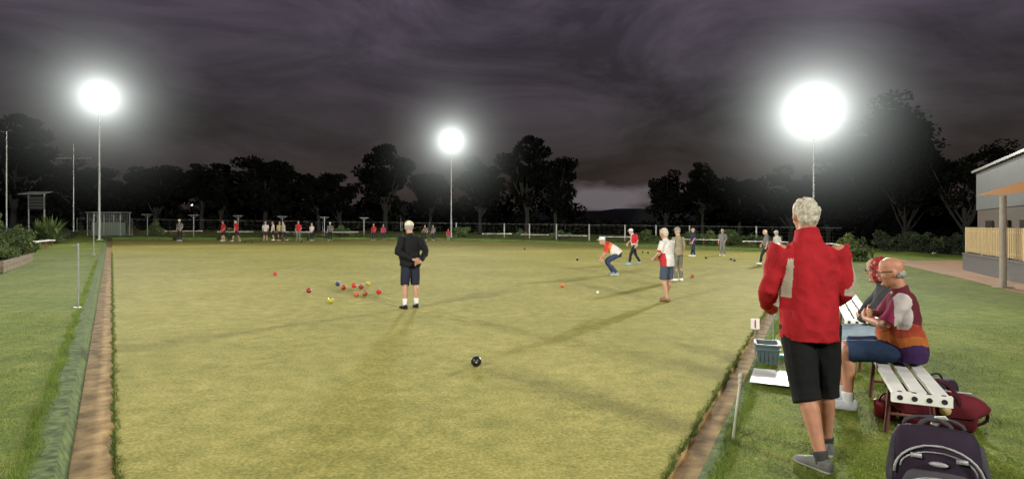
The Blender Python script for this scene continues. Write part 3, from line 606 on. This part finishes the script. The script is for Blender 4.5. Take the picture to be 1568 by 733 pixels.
# ------------------------------------------------------------------ floodlights
M_lens=mat('lamp_lens',(.9,.9,.9),.3,0,emit=(1,.98,.92),estr=50)
def add_glare(R,k,name,par):  # glowing volume sphere added around a lamp head to paint its glare
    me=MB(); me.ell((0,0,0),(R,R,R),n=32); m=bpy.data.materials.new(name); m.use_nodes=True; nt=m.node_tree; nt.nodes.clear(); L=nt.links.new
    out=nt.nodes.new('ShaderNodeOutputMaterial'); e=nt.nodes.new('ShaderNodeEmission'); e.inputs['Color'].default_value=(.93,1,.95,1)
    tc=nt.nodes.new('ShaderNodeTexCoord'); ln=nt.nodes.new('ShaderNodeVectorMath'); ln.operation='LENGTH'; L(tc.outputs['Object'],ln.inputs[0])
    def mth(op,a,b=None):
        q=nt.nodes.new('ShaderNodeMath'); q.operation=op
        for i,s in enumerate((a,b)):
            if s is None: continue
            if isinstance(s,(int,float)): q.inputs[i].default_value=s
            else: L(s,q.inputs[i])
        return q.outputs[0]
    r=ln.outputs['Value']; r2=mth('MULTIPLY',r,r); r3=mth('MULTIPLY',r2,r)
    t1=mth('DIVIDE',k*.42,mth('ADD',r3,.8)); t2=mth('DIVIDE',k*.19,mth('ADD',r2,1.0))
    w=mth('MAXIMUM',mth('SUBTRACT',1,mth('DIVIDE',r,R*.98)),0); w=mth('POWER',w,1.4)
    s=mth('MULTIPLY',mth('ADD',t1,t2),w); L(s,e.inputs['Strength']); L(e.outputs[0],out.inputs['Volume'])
    o=build('painted_glare',me,[m],(0,0,0),smooth=False); o.parent=par; return o
def flood(name,x,y,h,tgt,E,R,k,glare=True,spot=130,blend=.6,falloff='Constant',soft=.6):
    z0=gl(x,y); yaw=math.atan2(tgt[1]-y,tgt[0]-x)-math.pi/2
    b=MB(); H=h-z0
    b.tube([(0,0,0),(0,0,H*.5),(0,0,H)],[.085,.065,.045],n=12,dome=.1); b.box((0,0,.02),(.4,.4,.04)); b.tube([(-.95,0,H),(.95,0,H)],[.035]*2,n=8)
    T=Matrix.Rotation(rad(55),3,'X')
    for sx in(-.7,0,.7):
        b.box(V((sx,.18,H+.02)),(.5,.42,.16),M=T); b.tube([(sx,0,H),(sx,.16,H+.02)],[.03]*2,n=6)
        c=V((sx,.18,H+.02))+T@V((0,0,-.083)); b.box(c,(.44,.36,.004),M=T,mi=1)
        b.box(V((sx,.18,H+.02))+T@V((0,0,.10)),(.3,.2,.05),M=T)
    o=build(name,b,[M_metal,M_lens],(x,y,z0),yaw)
    ld=bpy.data.lights.new('lamp','SPOT'); ld.energy=E*4*math.pi; ld.spot_size=rad(spot); ld.spot_blend=blend; ld.shadow_soft_size=soft; ld.color=(1,.98,.86)
    ld.use_nodes=True; nt=ld.node_tree; em=nt.nodes['Emission']; lf=nt.nodes.new('ShaderNodeLightFalloff'); lf.inputs['Strength'].default_value=1; nt.links.new(lf.outputs[falloff],em.inputs['Strength'])
    lo=bpy.data.objects.new('lamp',ld); scene.collection.objects.link(lo)
    W=Matrix.Translation((x,y,z0))@Matrix.Rotation(yaw,4,'Z'); p=V((x,y,h-.35))+V((math.cos(yaw+math.pi/2),math.sin(yaw+math.pi/2),0))*.9
    loc=W.inverted()@p; lo.parent=o; lo.location=loc; q=(V(tgt)-p).to_track_quat('-Z','Y'); lo.rotation_euler=(Matrix.Rotation(-yaw,3,'Z')@q.to_matrix()).to_euler()
    if glare:
        halo=add_glare(R,k,'glare_'+name,o); halo.location=(0,.2,H)  # painted glare halo, self-emitting, scatters no lamp light
    return o
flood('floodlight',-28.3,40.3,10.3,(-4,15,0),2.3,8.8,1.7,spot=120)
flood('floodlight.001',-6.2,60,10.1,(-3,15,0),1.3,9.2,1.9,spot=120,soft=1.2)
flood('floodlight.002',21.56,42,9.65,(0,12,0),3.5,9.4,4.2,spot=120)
flood('floodlight.003',13,-9,10.3,(1,12,0),3.1,1,1,glare=False,spot=88,blend=1.0,soft=1.4)
flood('floodlight.004',-13,-8,10.3,(-2,13,0),3.0,1,1,glare=False,spot=88,blend=1.0,soft=1.4)
# ------------------------------------------------------------------ right side building, fence, path
M_corr=mat('corrugated_steel',(.075,.078,.08),.5,.08,3,metal=.2)
b=MB()
A=V((21.8,27.6,0)); Bp=V((11.0,8.9,0)); d=(Bp-A); L=d.length; d.normalize(); nrm=V((-d.y,d.x,0)); 
if nrm.x<0: nrm=-nrm
zb=-.6;zt=4.05
n=int(L/.1); vs=[];fs=[]
for i in range(n+1):
    q=A+d*(i*.1)+nrm*(.03 if i%2 else 0); vs+= [(q.x,q.y,2.3),(q.x,q.y,zt)]
    if i: fs.append((2*i-2,2*i,2*i+1,2*i-1))
b.add(vs,fs,0)
a0=A+nrm*.05;b0=Bp+nrm*.05;c0=b0+nrm*9;d0=a0+nrm*9
b.add([(q.x,q.y,z) for z in(zb,zt-.03) for q in(a0,b0,c0,d0)],[(0,1,5,4),(1,2,6,5),(2,3,7,6),(3,0,4,7),(4,5,6,7)],1)
yaw=math.atan2(d.y,d.x); mid=(A+Bp)/2
b.box((mid.x-nrm.x*.08,mid.y-nrm.y*.08,zt+.04),(L+.3,.16,.10),yaw,mi=2)
for t in (3,6,9,12):
    q=A+d*t; b.box((q.x,q.y,1.1),(1.3,.06,1.4),yaw,mi=3); b.box((q.x-nrm.x*.035,q.y-nrm.y*.035,.36),(1.45,.05,.07),yaw,mi=2)
build('clubhouse',b,[M_corr,mat('rendered_wall',(.035,.023,.014),.9,.1,4,.3,30),mat('fascia',(.10,.10,.095),.5),mat('window_glass',(.02,.018,.015),.3)])
b=MB(); P0=V((18.0,23.3,0)); P1=V((14.4,15.6,0)); dd=(P1-P0); LL=dd.length; dd.normalize(); yw=math.atan2(dd.y,dd.x)
M_brk=bpy.data.materials.new('dark_brick'); M_brk.use_nodes=True; nt=M_brk.node_tree; br=nt.nodes.new('ShaderNodeTexBrick'); br.inputs['Scale'].default_value=4.5; br.inputs['Color1'].default_value=(.03,.03,.035,1);br.inputs['Color2'].default_value=(.055,.05,.05,1);br.inputs['Mortar'].default_value=(.09,.085,.08,1)
tc=nt.nodes.new('ShaderNodeTexCoord'); mp=nt.nodes.new('ShaderNodeMapping'); mp.inputs['Rotation'].default_value=(rad(90),0,0); nt.links.new(tc.outputs['Object'],mp.inputs['Vector']); nt.links.new(mp.outputs['Vector'],br.inputs['Vector']); nt.links.new(br.outputs['Color'],nt.nodes['Principled BSDF'].inputs['Base Color'])
b.box((LL/2,0,.3),(LL,.22,.75)); b.box((LL/2,0,.70),(LL+.02,.27,.05))
build('brick_wall',b,[M_brk],(P0.x,P0.y,gl(17,20)-.05),yw)
b=MB(); x=.1
while x<LL: b.box((x,-.02,.52),(.062,.022,.96)); x+=.17
for z in(.16,.86): b.box((LL/2,.012,z),(LL,.035,.06))
x=0
while x<LL+.1: b.box((x,.02,.5),(.08,.08,1.0)); x+=2.1
build('picket_fence',b,[mat('cream_paint',(.38,.28,.14),.6,.06)],(P0.x,P0.y,gl(17,20)+.69),yw)
z=lambda x,y,o=0:(x,y,gl(x,y)+.012+o)
b=MB(); 
path=[((10.6,9.6),(16,9)),((12.9,14.8),(17,14)),((15.0,20),(19,19)),((17.1,25.5),(21,25)),((19.2,30.5),(24,30))]
vs=[z(*q) for pr in path for q in pr]; b.add(vs,[(2*i,2*i+1,2*i+3,2*i+2) for i in range(4)])
build('path',b,[mat('paving',(.27,.15,.08),.85,.2,2,.3,20)])
b=MB(); 
sa=[V((15.2,19.3,2.58)),V((13.55,16.35,2.46)),V((12.4,12.0,2.5)),V((15.6,12.5,3.3)),V((17.5,18.2,3.5))]
c=sum(sa,V((0,0,0)))/5; vs=[]
g=[]
for i in range(5):
    p,q=sa[i],sa[(i+1)%5]
    for j in range(6):
        e=p.lerp(q,j/6); e=e+(c-e)*.05*math.sin(math.pi*j/6); g.append(e)
m_=len(g); vs=[c+(e-c)*(k/5) for k in range(1,6) for e in g]+[c]
fs=[(k*m_+i,k*m_+(i+1)%m_,(k+1)*m_+(i+1)%m_,(k+1)*m_+i) for k in range(4) for i in range(m_)]+[(5*m_,i,(i+1)%m_) for i in range(m_)]
b.add(vs,fs)
M_sail=mat('orange_sailcloth',(.60,.25,.05),.7,.06)
nt=M_sail.node_tree; tr=nt.nodes.new('ShaderNodeBsdfTranslucent'); tr.inputs['Color'].default_value=(.7,.3,.06,1); mxs=nt.nodes.new('ShaderNodeMixShader'); mxs.inputs[0].default_value=.5
po=nt.nodes['Principled BSDF']; mo=nt.nodes['Material Output']; nt.links.new(po.outputs[0],mxs.inputs[1]); nt.links.new(tr.outputs[0],mxs.inputs[2]); nt.links.new(mxs.outputs[0],mo.inputs['Surface'])
build('shade_sail',b,[M_sail],smooth=True)
b=MB(); b.tube([(0,0,0),(0,0,2.55)],[.085,.08],n=14,dome=.1); b.box((0,0,.02),(.35,.35,.04)); b.tube([(0,0,2.45),(.1,.1,2.5)],[.02]*2,n=6)
build('sail_post',b,[mat('post_grey',(.20,.17,.14),.5)],(13.7,16.4,gl(13.7,16.4)))
# van
b=MB(); pr=[(-2.3,.35),(-2.35,1.0),(-2.1,1.9),(1.0,1.95),(1.7,1.25),(2.4,1.05),(2.45,.4)]
vs=[(sx*.88*(.88 if zz>1.3 else 1),xx,zz) for sx in(-1,1) for xx,zz in pr]; k=len(pr)
b.add(vs,[tuple(range(k)),tuple(range(2*k-1,k-1,-1))]+[(i,(i+1)%k,k+(i+1)%k,k+i) for i in range(k)])
for sx in(-.8,.8):
    for yy in(-1.5,1.55): b.tube([(sx-.1,yy,.34),(sx+.1,yy,.34)],[.34,.34],side=(0,1,0),n=18,mi=1,dome=.05)
    b.box((sx*1.04,-.4,1.5),(.02,2.2,.45),mi=1)
b.box((0,-2.27,1.5),(1.3,.06,.5),mi=1,M=Matrix.Rotation(-.25,3,'X'))
for sx in(-.7,.7): b.box((sx,-2.36,.9),(.14,.05,.3),mi=2)
b.box((0,-2.38,.5),(1.7,.12,.2),mi=1)
build('parked_van',b,[mat('van_paint',(.7,.7,.7),.4),M_dark,mat('tail_light',(.5,.03,.02),.3)],(49.5,70,gl(49.5,70)+.05),rad(-38),bevel=.03)
# ------------------------------------------------------------------ trees
def tree_mesh(seed,ncl,crown=(.30,.30,.36),cz=.62,leaf=.022,per=120):
    random.seed(seed); b=MB()
    b.tube([(0,0,0),(.01,0,.2),(.0,.01,.42),(.02,0,.62)],[.028,.022,.017,.008],n=10,sub=3)
    tips=[]
    for i in range(11):
        a=i*2.4+random.uniform(-.3,.3); h=random.uniform(.2,.5); r=crown[0]*random.uniform(.5,.95); t=V((r*math.cos(a),r*math.sin(a),cz+random.uniform(-.2,.25)))
        s=V((0,0,h)); m=s.lerp(t,.5)+V((0,0,-.03)); b.tube([s,m,t],[.011,.007,.003],n=6,sub=3); tips.append(t)
        t2=m+V((random.uniform(-.1,.1),random.uniform(-.1,.1),.16)); b.tube([m,t2],[.005,.002],n=5); tips.append(t2)
    cl=list(tips)
    while len(cl)<ncl:
        v=V([random.gauss(0,1) for _ in range(3)]).normalized()*random.uniform(.4,1)
        cl.append(V((v.x*crown[0],v.y*crown[1],cz+v.z*crown[2])))
    for c in cl:
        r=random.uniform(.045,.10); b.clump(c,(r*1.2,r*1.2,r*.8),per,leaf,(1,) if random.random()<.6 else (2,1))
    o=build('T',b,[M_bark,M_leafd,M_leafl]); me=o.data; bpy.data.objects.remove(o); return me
TM=[tree_mesh(1,50),tree_mesh(2,60,(.34,.34,.33),.6),tree_mesh(3,44,(.27,.27,.38),.58)]
POP=tree_mesh(5,110,(.13,.13,.46),.52,.016,90)
GUM=tree_mesh(9,40,(.36,.36,.30),.66,.016,120)
tl=[(-46.7,55,11.2,1.1),(-55,75,8.6,1.5),(-46,76,8.7,1.6),(-39,74,8.6,1.2),(-31.5,75,10.2,1.1),(-22.6,77,7.6,1.2),(-16.8,78,12.0,1.1),(-11,80,9,1.1),(-4.2,78,10.5,1.1),(1.9,76,12.9,.95),(5.6,77,10.9,.9),
 (19.9,76,8.9,1.0),(24.4,75,9.7,.95),(29.4,76,8.6,1.2),(36,76,10.5,1.2),(43,80,11,1.1),(-27,82,9,1.2),(-34.5,84,10,1.1),(-41,83,9.5,1.3),(-51,85,9.6,1.3),(-61,82,10,1.3)]
for i,(x,y,h,w) in enumerate(tl):
    inst('tree'+('' if i==0 else '.%03d'%i),TM[i%3],(x,y,gl(x,y)-.1),i*1.3,(h*w*.95,h*w*.95,h*1.02))
inst('poplar_tree',POP,(42.7,65,gl(42.7,65)),0,(22,22,18.9)); inst('poplar_tree.001',POP,(38.5,66,gl(38.5,66)),2,(20,20,15)); inst('poplar_tree.002',POP,(46,67,gl(46,67)),1,(20,20,16))
inst('gum_tree',GUM,(37.0,48,gl(37,48)),0,(9.5,9.5,10)); inst('gum_tree.001',GUM,(33.5,50,gl(33,50)),2,(7,7,7))
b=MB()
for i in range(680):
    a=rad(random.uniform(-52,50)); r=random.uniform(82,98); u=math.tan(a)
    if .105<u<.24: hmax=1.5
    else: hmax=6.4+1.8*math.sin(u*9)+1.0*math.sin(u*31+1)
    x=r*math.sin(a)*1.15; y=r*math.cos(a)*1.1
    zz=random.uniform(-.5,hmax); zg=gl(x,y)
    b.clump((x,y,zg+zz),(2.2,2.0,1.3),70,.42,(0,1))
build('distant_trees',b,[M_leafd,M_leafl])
b=MB(); nn=60; vs=[];
for i in range(nn+1):
    a=rad(-60+120*i/nn); x=260*math.sin(a);y=260*math.cos(a); vs+=[(x,y,-6),(x*1.15,y*1.15,9.0+2.0*math.sin(i*.35)+1.0*math.sin(i*1.3)),(x*1.6,y*1.6,11)]
b.add(vs,[(3*i+k,3*i+3+k,3*i+4+k,3*i+1+k) for i in range(nn) for k in(0,1)]); build('hills',b,[mat('hill_bush',(.012,.014,.012),.95,.3,.1)],smooth=True)
# ------------------------------------------------------------------ world
w=bpy.data.worlds.new("World"); scene.world=w; w.use_nodes=True; nt=w.node_tree; L=nt.links.new; bg=nt.nodes['Background']
tc=nt.nodes.new('ShaderNodeTexCoord'); sp=nt.nodes.new('ShaderNodeSeparateXYZ'); L(tc.outputs['Generated'],sp.inputs[0])
r=nt.nodes.new('ShaderNodeValToRGB'); cr=r.color_ramp; cr.elements[0].position=0; cr.elements[0].color=(.021,.017,.018,1); cr.elements[1].position=.42; cr.elements[1].color=(.082,.066,.096,1)
e=cr.elements.new(.16); e.color=(.029,.0235,.0275,1); e=cr.elements.new(.28); e.color=(.050,.040,.054,1); L(sp.outputs['Z'],r.inputs['Fac'])
mp=nt.nodes.new('ShaderNodeMapping'); mp.inputs['Scale'].default_value=(1,1,3.0); L(tc.outputs['Generated'],mp.inputs['Vector'])
n=nt.nodes.new('ShaderNodeTexNoise'); n.inputs['Scale'].default_value=2.9; n.inputs['Detail'].default_value=9; n.inputs['Roughness'].default_value=.62; n.inputs['Distortion'].default_value=.7; L(mp.outputs['Vector'],n.inputs['Vector'])
mr=nt.nodes.new('ShaderNodeMapRange'); mr.inputs['From Min'].default_value=.36; mr.inputs['From Max'].default_value=.66; mr.inputs['To Min'].default_value=.55; mr.inputs['To Max'].default_value=1.65; L(n.outputs['Fac'],mr.inputs['Value'])
mx=nt.nodes.new('ShaderNodeVectorMath'); mx.operation='SCALE'; L(r.outputs['Color'],mx.inputs[0]); L(mr.outputs[0],mx.inputs['Scale'])
# break in the cloud low on the horizon
mp2=nt.nodes.new('ShaderNodeMapping'); mp2.inputs['Scale'].default_value=(1,.4,3.2); L(tc.outputs['Generated'],mp2.inputs['Vector'])
ds=nt.nodes.new('ShaderNodeVectorMath'); ds.operation='DISTANCE'; ds.inputs[1].default_value=(.175,.394,.13); L(mp2.outputs['Vector'],ds.inputs[0])
n3=nt.nodes.new('ShaderNodeTexNoise'); n3.inputs['Scale'].default_value=7; n3.inputs['Detail'].default_value=6; L(mp.outputs['Vector'],n3.inputs['Vector'])
ad=nt.nodes.new('ShaderNodeMath'); ad.operation='MULTIPLY_ADD'; ad.inputs[1].default_value=.34; L(n3.outputs['Fac'],ad.inputs[0]); L(ds.outputs['Value'],ad.inputs[2])
g=nt.nodes.new('ShaderNodeMapRange'); g.inputs['From Min'].default_value=.30; g.inputs['From Max'].default_value=.22; L(ad.outputs[0],g.inputs['Value'])
gc=nt.nodes.new('ShaderNodeVectorMath'); gc.operation='SCALE'; gc.inputs[0].default_value=(.105,.095,.105); L(g.outputs[0],gc.inputs['Scale'])
a1=nt.nodes.new('ShaderNodeVectorMath'); a1.operation='ADD'; L(mx.outputs[0],a1.inputs[0]); L(gc.outputs[0],a1.inputs[1])
sky=nt.nodes.new('ShaderNodeTexSky'); sky.sky_type='NISHITA'; sky.sun_disc=False; sky.sun_elevation=rad(1); sky.sun_rotation=rad(200)
ss=nt.nodes.new('ShaderNodeVectorMath'); ss.operation='SCALE'; ss.inputs['Scale'].default_value=.006; L(sky.outputs[0],ss.inputs[0])
a2=nt.nodes.new('ShaderNodeVectorMath'); a2.operation='ADD'; L(a1.outputs[0],a2.inputs[0]); L(ss.outputs[0],a2.inputs[1])
L(a2.outputs[0],bg.inputs['Color']); bg.inputs['Strength'].default_value=1
# ------------------------------------------------------------------ camera
cd=bpy.data.cameras.new('camera'); cam=bpy.data.objects.new('camera',cd); scene.collection.objects.link(cam); cam.location=(0,0,1.65); cam.rotation_euler=(rad(90),0,0)
cd.sensor_width=36; cd.lens=36*900/1568; cd.shift_y=-23.5/1568; cd.clip_end=5000; cd.clip_start=.05
scene.camera=cam
scene.view_settings.view_transform='Standard'; scene.view_settings.look='None'; scene.view_settings.exposure=0
